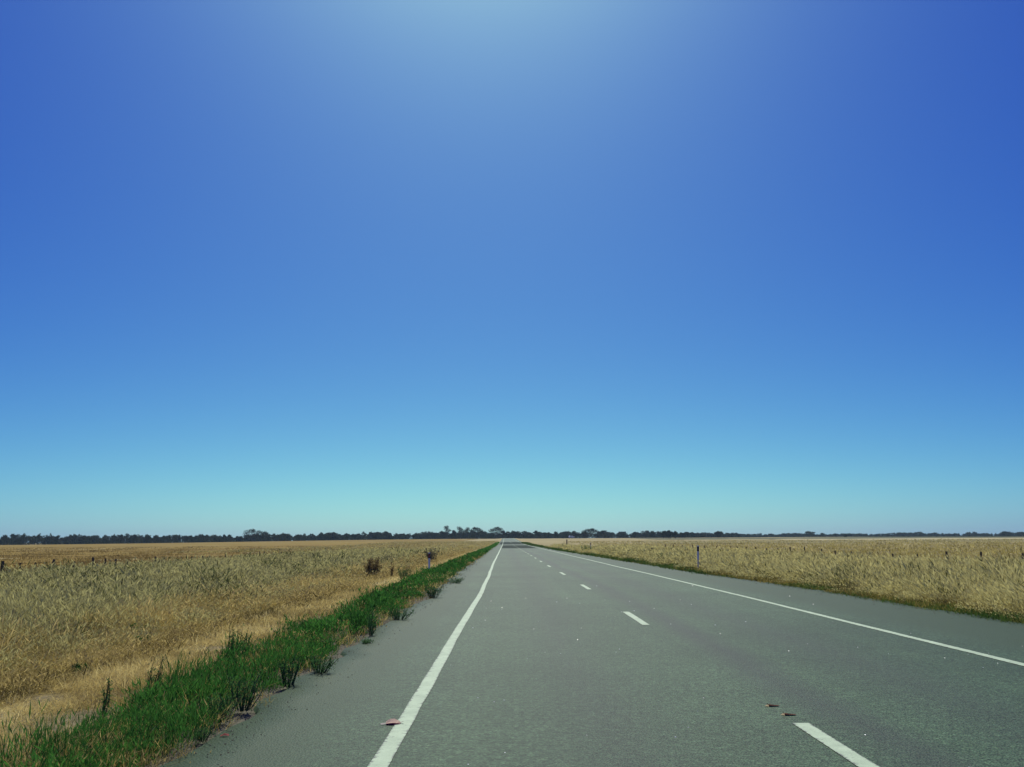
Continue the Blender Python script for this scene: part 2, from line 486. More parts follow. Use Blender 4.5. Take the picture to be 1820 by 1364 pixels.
def blades(name, label, cx, cy, per, hfun, pal, width=0.005, wpx=0.00085, lean=(0, 0), lean_r=0.35, spread=0.12,
           head=0.0, head_col=None, mat='blade', parent=None, zf=ground_z, flat=False, stem_w=0.8, head_len=0.22):
    """blades in clumps: cx, cy clump centres; per blades each; hfun(x, y) -> height; pal rows of colours"""
    n = len(cx); N = n * per
    ccol = rng.random(n); cl = rng.normal(0, 1, (n, 2)) * lean_r * 0.6
    ch = 0.55 + 0.8 * rng.random(n)
    rep = np.repeat(np.arange(n), per)
    sp = spread * (1 + cy[rep] / 60.0)
    x = cx[rep] + rng.normal(0, 1, N) * sp; y = cy[rep] + rng.normal(0, 1, N) * sp
    h = hfun(x, y) * ch[rep] * (0.65 + 0.55 * rng.random(N))
    ok = h > 0.02
    x, y, h, rep = x[ok], y[ok], h[ok], rep[ok]; N = len(x)
    z = zf(x, y) - 0.01
    lv = np.array(lean)[None, :] + cl[rep] + rng.normal(0, 1, (N, 2)) * lean_r
    dist = np.hypot(x, y)
    w = np.maximum(width, wpx * dist) * (0.6 + 0.8 * rng.random(N))
    az = rng.random(N) * math.pi
    wx, wy = np.cos(az) * w * 0.5, np.sin(az) * w * 0.5
    is_head = rng.random(N) < head                       # seed heads: only the nodding top of the stalk is broad enough to show
    hb = 0.35 + 0.5 * rng.random(N)
    h0 = np.where(is_head, hb, 0.0); mw = np.where(is_head, 1.45, stem_w); mh = np.where(is_head, hb + head_len * 0.45, 0.42)
    zz = h / np.sqrt(1 + (lv ** 2).sum(1) * (3.0 if flat else 0.6))
    V = np.zeros((N, 4, 3), np.float32)
    l0, lm = h0 ** 1.8, mh ** 1.8
    V[:, 0] = np.stack([x + lv[:, 0] * h * l0, y + lv[:, 1] * h * l0, z + zz * h0], -1)
    mx, my = x + lv[:, 0] * h * lm, y + lv[:, 1] * h * lm
    V[:, 1] = np.stack([mx - wx * mw, my - wy * mw, z + zz * mh], -1); V[:, 2] = np.stack([mx + wx * mw, my + wy * mw, z + zz * mh], -1)
    ht = np.where(is_head, np.minimum(hb + head_len * (0.6 + 0.8 * rng.random(N)), 1.05), 1.0); lt = ht ** 1.8
    V[:, 3] = np.stack([x + lv[:, 0] * h * lt, y + lv[:, 1] * h * lt, z + zz * ht], -1)
    pal = np.asarray(pal, float); k = len(pal) - 1
    patch = vnoise(x, y, 3.3, 11) * 0.38 + vnoise(x, y, 0.9, 12) * 0.32
    patch = (patch - 0.35) * 1.5 + 0.35
    t = np.clip(0.62 * patch / 0.7 + 0.42 * ccol[rep] + 0.30 * rng.random(N) - 0.17, 0, 0.999) * k
    i0 = t.astype(int); fr = (t - i0)[:, None]
    c = pal[i0] * (1 - fr) + pal[i0 + 1] * fr
    c *= (0.8 + 0.4 * rng.random(N))[:, None]
    C = np.repeat(c[:, None, :], 4, 1)
    if head_col is not None:
        hc = np.asarray(head_col)[None, :] * (0.8 + 0.4 * rng.random(N))[:, None]
        C[is_head] = hc[is_head][:, None, :]
    base = (np.arange(N) * 4)[:, None]
    F = np.concatenate([base + np.array([[0, 2, 1]]), base + np.array([[1, 2, 3]])], 1).ravel()
    me = mesh_np(name, V.reshape(-1, 3), F, np.full(N * 2, 3), C.reshape(-1, 3))
    o = link(name, me, M[mat], parent)
    o['kind'] = 'stuff'; o['label'] = label
    return o

def frustum_x(y, x0, x1, lo=-0.66, hi=0.66):
    """uniform x between x0 and x1 but only where the camera (or one a step aside) could see"""
    a = np.maximum(x0, lo * y - 3.0); b = np.minimum(x1, hi * y + 3.0)
    x = a + (b - a) * rng.random(len(y))
    return x, b > a

def scatter(n, y0, y1, p, x0, x1, follow=True):
    y = sample_y(n, y0, y1, p)
    s, ok = frustum_x(y, x0, x1)
    x = s + (bend(y) if follow else 0)
    return x[ok], y[ok]

def keep(x, y, scale, seed, thr):
    v = vnoise(x, y, scale, seed) * 0.6 + vnoise(x, y, scale * 0.35, seed + 1) * 0.4
    return v > thr

GREEN = [(0.018, 0.052, 0.016), (0.034, 0.11, 0.024), (0.06, 0.18, 0.032), (0.13, 0.22, 0.045)]
STRAW = [(0.30, 0.23, 0.08), (0.56, 0.45, 0.17), (0.76, 0.64, 0.27), (0.86, 0.77, 0.40)]
GOLD = [(0.10, 0.09, 0.026), (0.31, 0.26, 0.078), (0.50, 0.425, 0.14), (0.70, 0.61, 0.25)]
SAGE = [(0.055, 0.06, 0.018), (0.185, 0.175, 0.058), (0.37, 0.34, 0.125), (0.62, 0.56, 0.24)]
BROWN = [(0.08, 0.062, 0.018), (0.27, 0.205, 0.06), (0.50, 0.395, 0.125), (0.78, 0.66, 0.27)]

def h_right(x, y):
    s = x - bend(y)
    edge = right_edge(y)
    return (0.12 + 0.58 * smooth(0.1, 2.2, s - edge + 1.2 * (vnoise(x, y, 1.6, 6) - 0.5))) * (0.42 + 0.7 * vnoise(x, y, 2.4, 5) + 0.5 * vnoise(x, y, 0.8, 7))

# left: grey-green wild oats behind, browner broken grass in front
def h_left(x, y):
    s = x - bend(y)
    return (0.10 + 0.22 * smooth(-5.2, -6.6, s) + 0.40 * smooth(-6.5, -9.5, s)) * (0.6 + 0.8 * vnoise(x, y, 2.2, 1)) * (1 - 0.45 * smooth(-24, -29, s))
x, y = scatter(30000, 8, 160, 1.25, -29, -6.6)
k = keep(x, y, 0.9, 81, 0.42)
blades('tall_oat_grass', 'grey green and straw tall dry oat grass left of the road', x[k], y[k], 17, h_left, SAGE, 0.004, 0.00078, (0.06, 0.0), 0.42, 0.085, 0.84, (0.46, 0.43, 0.18), stem_w=0.45, head_len=0.14)
x, y = scatter(15500, 6, 170, 1.35, -8.8, -5.6)
k = keep(x, y, 0.7, 83, 0.40)
blades('brown_grass', 'browner broken dry grass between the tall grass and straw band', x[k], y[k], 16, h_left, BROWN, 0.004, 0.00078, (0.10, -0.05), 0.75, 0.085, 0.5, (0.54, 0.43, 0.17), stem_w=0.6, head_len=0.18)
x, y = scatter(4600, 160, 520, 1.1, -60, -4.8)
blades('distant_grass', 'pale dry grass far along the left of the road', x, y, 8, lambda x, y: 0.3 + 0 * x, GOLD, 0.01, 0.0009, (0.05, 0), 0.3, 0.12, 0.3, (0.50, 0.44, 0.24))
FORB = [(0.03, 0.045, 0.014), (0.055, 0.07, 0.022), (0.09, 0.11, 0.038), (0.16, 0.17, 0.07)]
x, y = scatter(5200, 8, 120, 1.3, -27, -6.8)
k = keep(x, y, 1.7, 91, 0.63)
blades('olive_forbs', 'olive green forbs mixed through the tall grass on the left', x[k], y[k], 26, lambda x, y: h_left(x, y) * 1.12, FORB, 0.004, 0.0006, (0.05, 0), 0.45, 0.12, 0.7, (0.07, 0.09, 0.03), stem_w=0.6)
x, y = scatter(5200, 14, 120, 1.3, 9.8, 26)
k = keep(x, y, 1.9, 93, 0.62)
blades('olive_forbs', 'olive green forbs mixed through the tall grass on the right', x[k], y[k], 24, lambda x, y: h_right(x, y) * 0.98, FORB, 0.004, 0.0006, (-0.3, 0), 0.35, 0.12, 0.7, (0.08, 0.09, 0.03), stem_w=0.6)
THATCH = [(0.05, 0.042, 0.016), (0.10, 0.085, 0.03), (0.17, 0.14, 0.05), (0.26, 0.21, 0.08)]
x, y = scatter(8000, 7, 90, 1.4, -29, -5.7)
blades('grass_thatch', 'dull dead thatch under the tall grass on the left', x, y, 9, lambda x, y: 0.14 + 0.1 * vnoise(x, y, 1, 9), THATCH, 0.007, 0.0011, (0, 0), 0.8, 0.16)
x, y = scatter(6000, 14, 90, 1.4, 9.6, 27)
blades('grass_thatch', 'dull dead thatch under the tall grass on the right', x, y, 9, lambda x, y: 0.14 + 0.1 * vnoise(x, y, 1, 9), THATCH, 0.007, 0.0011, (0, 0), 0.8, 0.16)
# the flattened straw band
x, y = scatter(14500, 5, 150, 1.45, -6.1, -4.5)
k = keep(x, y, 0.8, 87, 0.30 + 0.25 * smooth(0.35, 0.62, np.abs(x - bend(y) + 5.3) - 0.12))
x, y = x[k], y[k]
blades('straw_litter', 'flattened pale straw along the foot of the left verge', x, y, 9, lambda x, y: 0.12 + 0.10 * vnoise(x, y, 1.3, 2), STRAW, 0.005, 0.0007, (0.2, -0.1), 1.3, 0.11, 0, None, flat=True)
x, y = scatter(3600, 5, 90, 1.5, -4.9, -2.7)
blades('dry_litter', 'sparse dull dry litter between straw band and green weeds', x, y, 6, lambda x, y: 0.07 + 0.06 * vnoise(x, y, 1.3, 2), BROWN, 0.005, 0.0007, (0.2, -0.1), 1.2, 0.13, 0, None, flat=True)
# green weed strip along the left shoulder
def h_green(x, y):
    s = x - bend(y)
    mid = smooth(-2.3, -2.9, s) * (1 - smooth(-4.0, -4.9, s))
    return (0.035 + 0.16 * mid) * (0.15 + 1.5 * vnoise(x, y, 0.6, 21))
def outer(y):
    return np.interp(y, [7, 14, 40], [-3.2, -3.55, -4.1])
x, y = scatter(18500, 5, 420, 1.4, -4.7, -2.35)
s = x - bend(y)
k = keep(x, y, 0.5, 33, 0.545 + 0.38 * smooth(0.0, 0.75, outer(y) - s) + 0.30 * smooth(-2.65, -2.35, s))
blades('green_weeds', 'low bright green weed strip along the left shoulder', x[k], y[k], 20, h_green, GREEN, 0.008, 0.0009, (0.02, 0.0), 0.42, 0.055, 0.72, (0.065, 0.20, 0.035), 'green', stem_w=0.7, head_len=0.28)
x, y = scatter(4200, 5.5, 140, 1.35, -4.2, -2.45)
k = keep(x, y, 0.7, 61, 0.50) & (x - bend(y) > outer(y) - 0.35)
blades('tall_weed_stalks', 'taller dark green stalks standing in the left weed strip', x[k], y[k], 16, lambda x, y: 0.12 + 0.30 * vnoise(x, y, 0.7, 23), GREEN[:3], 0.006, 0.0008, (0.05, 0.0), 0.2, 0.04, 0.7, (0.05, 0.16, 0.03), 'green', stem_w=0.8, head_len=0.2)
x, y = scatter(4200, 5.5, 110, 1.4, -4.5, -2.4)
k = keep(x, y, 0.6, 65, 0.46)
blades('dead_stalks', 'thin dead straw stalks standing through the left weed strip', x[k], y[k], 9, lambda x, y: 0.10 + 0.16 * vnoise(x, y, 0.7, 24), BROWN, 0.004, 0.0007, (0.1, 0.0), 0.45, 0.08, 0.4, (0.40, 0.31, 0.13))
# stubble left in the cropped paddock
x, y = scatter(9000, 44, 330, 1.2, -230, -29.5, False)
blades('wheat_stubble', 'short golden wheat stubble in the paddock beyond the left fence', x, y, 6, lambda x, y: 0.22 + 0 * x, [(0.13, 0.095, 0.03), (0.20, 0.145, 0.05), (0.26, 0.19, 0.07), (0.34, 0.26, 0.11)], 0.01, 0.0009, (0, 0), 0.3, 0.3)

# right: tall pale grass bending left, then thinner pasture
x, y = scatter(29000, 14, 190, 1.25, 7.9, 27)
k = ((x - bend(y)) > right_edge(y) + 0.3) & keep(x, y, 1.0, 85, 0.36)
blades('tall_pale_grass', 'tall pale golden grass right of the road bending in the wind', x[k], y[k], 17, h_right, GOLD, 0.004, 0.00078, (-0.40, 0.0), 0.30, 0.085, 0.80, (0.56, 0.51, 0.21), stem_w=0.45, head_len=0.18)
x, y = scatter(12000, 42, 480, 1.05, 27, 260, False)
blades('pasture_grass', 'shorter tan pasture grass beyond the right fence', x, y, 6, lambda x, y: 0.34 + 0.2 * vnoise(x, y, 6, 8), GOLD, 0.01, 0.0009, (-0.2, 0), 0.3, 0.3, 0.25, (0.48, 0.42, 0.22))
# green and yellowing weeds along the right shoulder
x, y = scatter(12000, 12, 400, 1.15, 7.2, 10.3)
e = (x - bend(y)) - right_edge(y)
k = (e > -0.15) & (e < 1.1) & keep(x, y, 2.0, 41, 0.20 + 0.3 * smooth(0.4, 1.0, e) - 0.1 * smooth(28, 45, y))
def h_rgreen(x, y):
    return (0.11 + 0.08 * smooth(30, 55, y)) * (0.4 + 1.1 * vnoise(x, y, 1.6, 22))
blades('shoulder_weeds', 'low green weeds along the right shoulder', x[k], y[k], 11, h_rgreen, [(0.03, 0.06, 0.016), (0.05, 0.10, 0.024), (0.08, 0.14, 0.03), (0.16, 0.18, 0.045)], 0.009, 0.0009, (0, 0), 0.5, 0.10, 0, None, 'green')
x, y = scatter(7000, 12, 80, 1.2, 8.4, 10.4)
e = (x - bend(y)) - right_edge(y)
k = (e > 0.0) & (e < 1.2) & keep(x, y, 1.8, 51, 0.42)
blades('yellow_weeds', 'yellowing low weeds between right shoulder and tall grass', x[k], y[k], 10, lambda x, y: 0.10 + 0.08 * vnoise(x, y, 1, 3), [(0.12, 0.11, 0.03), (0.22, 0.18, 0.045), (0.32, 0.25, 0.07), (0.24, 0.24, 0.05)], 0.006, 0.0009, (0, 0), 0.6, 0.10)

# ------------------------------------------------------------------ pale grit on the asphalt (stuff)
gv, gf = [], []
ng = 90
gy_ = sample_y(ng, 5.5, 32, 1.3); gs_ = rng.uniform(-0.8, 7.5, ng)
mb = MB()
for i in range(ng):
    r = max(0.006, 0.0006 * gy_[i]) * rng.uniform(0.4, 1.5)
    cxg, cyg = gs_[i] + float(bend(gy_[i])), gy_[i]
    a = rng.uniform(0, 3)
    pts = [(cxg + r * math.cos(a + t) * rng.uniform(0.7, 1.2), cyg + r * math.sin(a + t) * 1.3, 0.003) for t in (0, 1.57, 3.14, 4.71)]
    mb.add(pts + [(cxg, cyg, 0.004 + r * 0.3)], [(0, 1, 4), (1, 2, 4), (2, 3, 4), (3, 0, 4)])
o = mb.build('pale_grit', M['grit']); o['kind'] = 'stuff'; o['label'] = 'scattered pale quartz grit on the asphalt'

# loose stones shed along both ragged shoulder edges (stuff)
for lab, s_lo, s_hi, n_st in (('loose brown stones along the left shoulder edge', -3.1, -1.75, 1500), ('loose brown stones along the right shoulder edge', 8.1, 9.7, 1100)):
    mb = MB()
    yy_ = sample_y(n_st, 5.5 if s_lo < 0 else 13.0, 60, 1.4)
    for i in range(n_st):
        s_ = (s_lo + (s_hi - s_lo) * rng.beta(1.3, 2.2)) if s_lo < 0 else (s_hi - (s_hi - s_lo) * rng.beta(1.3, 2.2))
        xx_ = s_ + float(bend(yy_[i])); r = max(0.007, 0.0006 * yy_[i]) * rng.uniform(0.5, 1.5)
        on = (-2.3 < s_ < 8.9); z_ = 0.002 if on else float(ground_z(xx_, yy_[i]))
        a = rng.uniform(0, 3)
        pts = [(xx_ + r * math.cos(a + t), yy_[i] + r * 1.2 * math.sin(a + t), z_) for t in (0, 1.57, 3.14, 4.71)]
        mb.add(pts + [(xx_, yy_[i], z_ + r * 0.75)], [(0, 1, 4), (1, 2, 4), (2, 3, 4), (3, 0, 4)])
    o = mb.build('loose_stones', M['stone']); o['kind'] = 'stuff'; o['label'] = lab

# ------------------------------------------------------------------ single weeds and bushes
def leaf_cloud(centres, size, n_each, spread, pal, rnd, up=1.4):
    """small pointed leaves round a list of points"""
    V, F, C = [], [], []
    for (c, sc) in centres:
        for _ in range(n_each):
            p = np.array(c) + rnd.normal(0, 1, 3) * np.array(spread) * sc * 0.6
            d = rnd.normal(0, 1, 3); d[2] += up; d /= np.linalg.norm(d)
            q = np.cross(d, rnd.normal(0, 1, 3)); q /= np.linalg.norm(q) + 1e-9
            s = size * (0.6 + 0.8 * rnd.random())
            b = len(V)
            V += [p - d * s * 0.5, p + q * s * 0.13, p + d * s * 0.5, p - q * s * 0.13]
            F.append((b, b + 1, b + 2, b + 3))
            t = rnd.random() * (len(pal) - 1.001); i = int(t)
            col = (np.array(pal[i]) * (1 - t + i) + np.array(pal[i + 1]) * (t - i)) * (0.8 + 0.4 * rnd.random())
            C += [col] * 4
    F = np.array(F)
    return mesh_np('foliage', np.array(V), F.ravel(), np.full(len(F), 4), np.array(C))

def weed(name, label, x, y, h, w, stalks, seed, pal=None, leaf=0.06, n_leaf=9, lean=0.0, cat='weed', stem='stem', zf=None, group='single weeds on the verge'):
    rnd = np.random.default_rng(seed)
    pal = pal or [(0.035, 0.09, 0.032), (0.06, 0.15, 0.045), (0.10, 0.21, 0.065)]
    z = float(ground_z(x, y)) if zf is None else zf
    root = tag(empty(name, (x, y, z)), label, cat, group)
    mb = MB(); centres = []
    for i in range(stalks):
        a = rnd.uniform(0, 6.28); r = w * 0.5 * math.sqrt(rnd.random()); hh = h * rnd.uniform(0.55, 1.0)
        b0 = Vector((math.cos(a) * r * 0.35, math.sin(a) * r * 0.35, -0.02))
        tip = Vector((math.cos(a) * r + lean * hh, math.sin(a) * r, hh))
        mid = b0.lerp(tip, 0.5) + Vector((rnd.normal(0, 0.02), rnd.normal(0, 0.02), hh * 0.06))
        rr = 0.004 + 0.004 * h
        mb.tube([b0, mid, tip], [rr, rr * 0.8, rr * 0.35], 4)
        for k in range(5):
            t = 0.2 + 0.8 * (k + rnd.random()) / 5
            p = (b0.lerp(mid, t * 2) if t < 0.5 else mid.lerp(tip, t * 2 - 1))
            centres.append((tuple(p), 1.15 - 0.55 * t))
    mb.build('stems', M[stem], root)
    link('foliage', leaf_cloud(centres, leaf, n_leaf, (0.035 + 0.05 * w, 0.035 + 0.05 * w, 0.04), pal, rnd), M['green'], root)
    return root

WEEDS = [
    # x, y, height, width, stalks, label
    (-2.26, 11.15, 0.20, 0.42, 16, 'dark spreading weed standing alone on asphalt left of the edge line'),
    (-2.40, 10.25, 0.30, 0.30, 14, 'dark upright weed leaning from the asphalt edge beside the green strip'),
    (-2.48, 8.85, 0.30, 0.40, 18, 'bushy dark green weed on the near left asphalt edge'),
    (-2.52, 8.30, 0.20, 0.36, 14, 'low ragged weed trailing onto the asphalt at near left'),
    (-2.72, 7.15, 0.12, 0.20, 14, 'small round dark tuft nearest the camera at the left asphalt edge'),
    (-2.42, 7.55, 0.07, 0.18, 9, 'flat brownish tuft on asphalt beside the small round dark tuft'),
    (-2.30, 15.4, 0.36, 0.16, 7, 'tall thin dark weed at the edge of the green strip midway'),
    (-2.18, 14.2, 0.06, 0.24, 9, 'tiny flat green weed growing out of the left asphalt shoulder'),
    (-2.20, 18.4, 0.22, 0.60, 20, 'dark bushy weed bulging over the left shoulder beyond the near bend of green'),
    (-2.12, 25.2, 0.35, 0.55, 20, 'large dark weed clump overhanging the left shoulder far side'),
    (-2.02, 33.5, 0.20, 0.75, 18, 'isolated dark weed patch on grey left shoulder well down the road'),
    (-3.72, 8.7, 0.42, 0.10, 5, 'tall spindly green stalk rising from weeds at far left'),
    (-3.66, 9.7, 0.44, 0.12, 6, 'pair of tall spindly stalks beside the straw at left'),
    (-3.75, 12.9, 0.48, 0.36, 14, 'tall dark green bushy weed standing between straw and green strip'),
    (-4.70, 42.0, 0.55, 0.9, 22, 'dark green bush on the left verge short of the guide post'),
    (9.6, 112.0, 0.8, 1.6, 24, 'dark green bush beside the farther right guide post'),
    (10.2, 62.0, 0.7, 1.3, 22, 'dark green bush in the grass beyond the nearer right guide post'),
]
for i, (x, y, h, w, st, lab) in enumerate(WEEDS):
    s = x
    xx = x + float(bend(y))
    zz = 0.0 if (x > -2.55 and x < 8) else None
    weed('weed', lab, xx, y, h * 1.1, w, int(st * 1.5), 100 + i, leaf=0.018 + 0.02 * h + 0.0005 * y, n_leaf=6, lean=0.1, zf=zz)
for i, (x, y, lab) in enumerate([(-7.6, 19.2, 'small bright green sprig in dry grass at left, the one farther from the road'),
                                 (-6.6, 17.0, 'small bright green sprig in dry grass at left, the one nearer the straw'),
                                 (-6.1, 13.4, 'low dark green plant in the dry grass left of the straw band')]):
    weed('green_sprig', lab, x, y, (0.34, 0.30, 0.15)[i], 0.3, 8, 200 + i, [(0.02, 0.09, 0.02), (0.03, 0.13, 0.03)], 0.07, 6, group='green sprigs in the dry grass')

dry_pal = [(0.09, 0.065, 0.028), (0.19, 0.14, 0.06), (0.34, 0.26, 0.12)]
weed('dry_bush', 'large dark brown dead bush in dry grass left of the guide post', -6.75 + float(bend(46)), 46.5, 1.05, 1.0, 60, 301, dry_pal, 0.10, 7, cat='bush', stem='twig', group=None)
weed('dry_stalk', 'dark dead stalk standing between dead bush and guide post', -5.75 + float(bend(46)), 46.0, 0.75, 0.18, 7, 302, dry_pal, 0.09, 5, cat='weed', stem='twig', group=None)
weed('dry_bush', 'grey brown stalky bush on the skyline of grass behind left guide post', -6.4 + float(bend(80)), 80.0, 1.25, 1.5, 30, 303, [(0.06, 0.06, 0.04), (0.13, 0.12, 0.08), (0.2, 0.18, 0.11)], 0.14, 5, cat='bush', stem='twig', group=None)
weed('dry_bush', 'smaller grey dry bush behind the dead bush on the left verge', -9.8 + float(bend(75)), 76.0, 0.9, 1.5, 26, 304, [(0.08, 0.075, 0.05), (0.15, 0.13, 0.08), (0.2, 0.18, 0.11)], 0.13, 5, cat='bush', stem='twig', group=None)

# ------------------------------------------------------------------ guide posts
def guide_post(x, y, h, label, refl, rz=0.0, tilt=0.0):
    z = float(ground_z(x, y))
    t = tag(empty('guide_post', (x, y, z), rz), label, 'guide post', 'roadside guide posts')
    t.rotation_euler = (0, tilt, rz)
    mb = MB()                                            # curved flexible blade: an open arc section, rounded at the top
    n = 6; rows = [(-0.25, 1), (0.0, 1), (h * 0.5, 1), (h - 0.05, 1), (h - 0.015, 0.8), (h, 0.45)]
    vs, fs = [], []
    for zz, k in rows:
        for side in (0, 1):
            for i in range(n):
                a = -1 + 2 * i / (n - 1)
                vs.append((a * 0.052 * k, -0.02 * (1 - a * a) + 0.008 * side, zz))
    m = 2 * n
    for r in range(len(rows) - 1):
        ring0 = [r * m + i for i in range(n)] + [r * m + m - 1 - i for i in range(n)]
        ring1 = [q + m for q in ring0]
        for i in range(m):
            j = (i + 1) % m
            fs.append((ring0[i], ring0[j], ring1[j], ring1[i]))
    top = (len(rows) - 1) * m
    fs.append(tuple([top + i for i in range(n)] + [top + m - 1 - i for i in range(n)]))
    mb.add(vs, fs)
    mb.build('blade', M['post_white'], t)
    b = MB(); b.box(-0.055, 0.055, -0.026, 0.012, h - 0.30, h - 0.055); band = b.build('band', M['post_band'], t)
    r_ = MB(); r_.box(-0.032, 0.032, -0.034, -0.0265, h - 0.25, h - 0.10); r_.build('reflector', M[refl], band)
    return t
guide_post(-4.37, 49.0, 1.08, 'white guide post with dark red reflector in weeds left of the road', 'red_refl', 0.05, 0.0)
guide_post(9.72, 49.4, 1.24, 'nearer grey white guide post on the right at the tall grass edge', 'grey_refl', -0.1, 0.03)
guide_post(9.75, 117.3, 1.3, 'farther small guide post on the right beside a green bush', 'grey_refl', -0.1, 0.0)

# ------------------------------------------------------------------ fences
def fence(name, label, posts, zt, wires, seed):
    rnd = random.Random(seed)
    x0, y0 = posts[0][0], posts[0][1]
    root = tag(empty(name, (x0, y0, float(ground_z(x0, y0)))), label, 'fence')
    org = Vector(root.location)
    tops = []
    for (x, y, h, r) in posts:
        z = float(ground_z(x, y))
        mb = MB(); lx, ly = rnd.uniform(-0.05, 0.05), rnd.uniform(-0.05, 0.05)
        base = Vector((x, y, z - 0.3)) - org
        mb.tube([base, base + Vector((lx * 0.5, ly * 0.5, 0.3 + h * 0.6)), base + Vector((lx + rnd.uniform(-.03, .03), ly, 0.3 + h))],
                [r * 1.08, r, r * rnd.uniform(0.75, 0.95)], 7)
        mb.build('post', M['timber'], root)
        tops.append(Vector((x, y, z)) - org)
    for hz in wires:
        mb = MB(); pts = [p + Vector((0, 0, hz)) for p in tops]
        mb.tube(pts, [0.003] * len(pts), 3, False)
        mb.build('wire', M['wire'], root)
    return root
rr = random.Random(4)
px_r = [1793.7, 1722.5, 1664, 1610, 1568.5, 1529, 1497, 1469, 1444, 1415.7, 1391, 1368, 1348, 1330, 1314, 1299, 1286, 1262, 1240, 1220, 1202, 1186, 1172, 1150]
pr = [(26.5, 41.0, 1.06, 0.075), (26.5, 45.0, 1.08, 0.075)]
for i, p in enumerate(px_r):
    yy = 1640 * 26.5 / (p - 905)
    hh = (1.12, 1.12, 1.10, 0.92, 0.95, 1.0, 1.02, 0.96, 1.05, 1.12, 1.12)[i] if i < 11 else rr.uniform(0.95, 1.15)
    pr.append((26.5, yy, hh, 0.062 if i in (0, 1, 2, 9) else 0.05 + 0.00022 * yy))
fence('post_and_wire_fence', 'thin dark post and wire fence in the grass right of the road', pr, 0, (0.35, 0.65, 0.92), 5)
px_l = [14.5, 45, 74, 104, 140, 174, 194, 203, 212, 234, 251, 283, 298, 326, 345, 365, 404, 440, 470, 500, 530, 560]
pl = [(-28.6, 46.2, 0.95, 0.06), (-28.6, 48.7, 0.95, 0.06)]
for i, p in enumerate(px_l):
    yy = 1640 * 28.6 / (905 - p)
    big = p in (14.5, 104, 174, 283)
    pl.append((-28.6 - rr.uniform(0, 0.1), yy, 0.95 if p == 14.5 else (0.88 if big else rr.uniform(0.62, 0.80)), 0.10 if p == 14.5 else (0.09 if big else 0.05 + 0.0002 * yy)))
fence('post_and_wire_fence', 'old stumpy fence posts at the stubble paddock edge left of the road', pl, 0, (0.3, 0.6, 0.85), 6)

def lone_post(x, y, h, r, label, lean):
    z = float(ground_z(x, y)); mb = MB()
    mb.tube([(0, 0, -0.3), (lean * 0.5, 0, h * 0.5), (lean, 0, h * 0.97), (lean, 0, h)], [r, r * 0.95, r * 0.9, r * 0.7], 8)
    o = mb.build('timber_post', M['timber'], None, False, (x, y, z))
    return tag(o, label, 'post', 'lone timber posts')
lone_post(8.75, 152.0, 1.6, 0.10, 'brown timber post far down the right road edge', 0.02)
lone_post(15.6, 104.5, 1.02, 0.09, 'short dark leaning post in the grass right of the road', -0.12)

# ------------------------------------------------------------------ litter on the road
def debris(x, y, rz, label, seed):
    rnd = random.Random(seed)
    t = tag(empty('road_debris', (x, y, 0.0), rz), label, 'debris', 'brown debris strips on the road')
    mb = MB()                                            # curled strip of bark: an arched trough tapering to the right
    vs, fs = [], []; L = 0.115; n = 7
    for i in range(n):
        u = i / (n - 1); w = 0.02 * (1 - 0.55 * u ** 2); hh = 0.021 * (1 - 0.5 * u) + rnd.uniform(-.001, .001)
        xx = -L / 2 + 0.02 + u * (L - 0.02)
        vs += [(xx, -w, 0.004), (xx, -w * 0.9, hh * 0.75), (xx, 0, hh), (xx, w, 0.006)]
    for i in range(n - 1):
        for k in range(3):
            a = i * 4 + k
            fs.append((a, a + 4, a + 5, a + 1))
    fs += [(0, 1, 2, 3), ((n - 1) * 4 + 3, (n - 1) * 4 + 2, (n - 1) * 4 + 1, (n - 1) * 4)]
    mb.add(vs, fs); mb.build('strip', M['bark_brown'], t)
    mt = MB()
    vs, fs = [], []
    for i in range(n):
        u = i / (n - 1); xx = -L / 2 + 0.02 + u * (L - 0.03); w = 0.02 * (1 - 0.55 * u ** 2); hh = 0.021 * (1 - 0.5 * u)
        vs += [(xx, -w * 0.35, hh + 0.001), (xx, w * 0.9, hh * 0.45 + 0.004)]
    for i in range(n - 1):
        fs.append((2 * i, 2 * i + 2, 2 * i + 3, 2 * i + 1))
    mt.add(vs, fs); mt.build('upper_side', M['tan'], t)
    mc = MB()
    mc.add([(-L / 2 - 0.014, 0, 0.006), (-L / 2 + 0.018, -0.022, 0.003), (-L / 2 + 0.018, 0.02, 0.003), (-L / 2 + 0.019, 0.012, 0.022), (-L / 2 + 0.006, 0.014, 0.03)],
           [(0, 1, 3), (0, 3, 2), (1, 2, 3), (0, 2, 1), (2, 4, 3)])
    mc.build('pale_tip', M['cream'], t)
    return t
debris(2.36, 8.79, 0.02, 'brown strip of debris with tan upper side, farther from the near dash', 1)
debris(2.38, 8.35, -0.08, 'brown strip of debris with pale left end, just beyond the near dash', 2)

t = tag(empty('crushed_carton', (-1.0, 8.05, 0.0), 0.12), 'crushed pink and maroon carton lying against the left edge line', 'litter')
mb = MB(); vs, fs = [], []
rnd = random.Random(9); n = 8
for i in range(n):
    u = i / (n - 1); k = math.sin(math.pi * (0.12 + 0.82 * u)) ** 0.6
    xx = -0.065 + 0.12 * u
    vs += [(xx, -0.03 * k, 0.003), (xx, -0.032 * k, 0.010 * k), (xx + rnd.uniform(-.003, .003), -0.004 * k, 0.024 * k + rnd.uniform(-.003, .003)), (xx, 0.03 * k, 0.042 * k + rnd.uniform(-.003, .003)), (xx, 0.035 * k, 0.003)]
for i in range(n - 1):
    for k in range(1, 4):
        a = i * 5 + k; fs.append((a, a + 5, a + 6, a + 1))
fs += [(0, 1, 2, 3, 4), tuple((n - 1) * 5 + q for q in (4, 3, 2, 1, 0))]
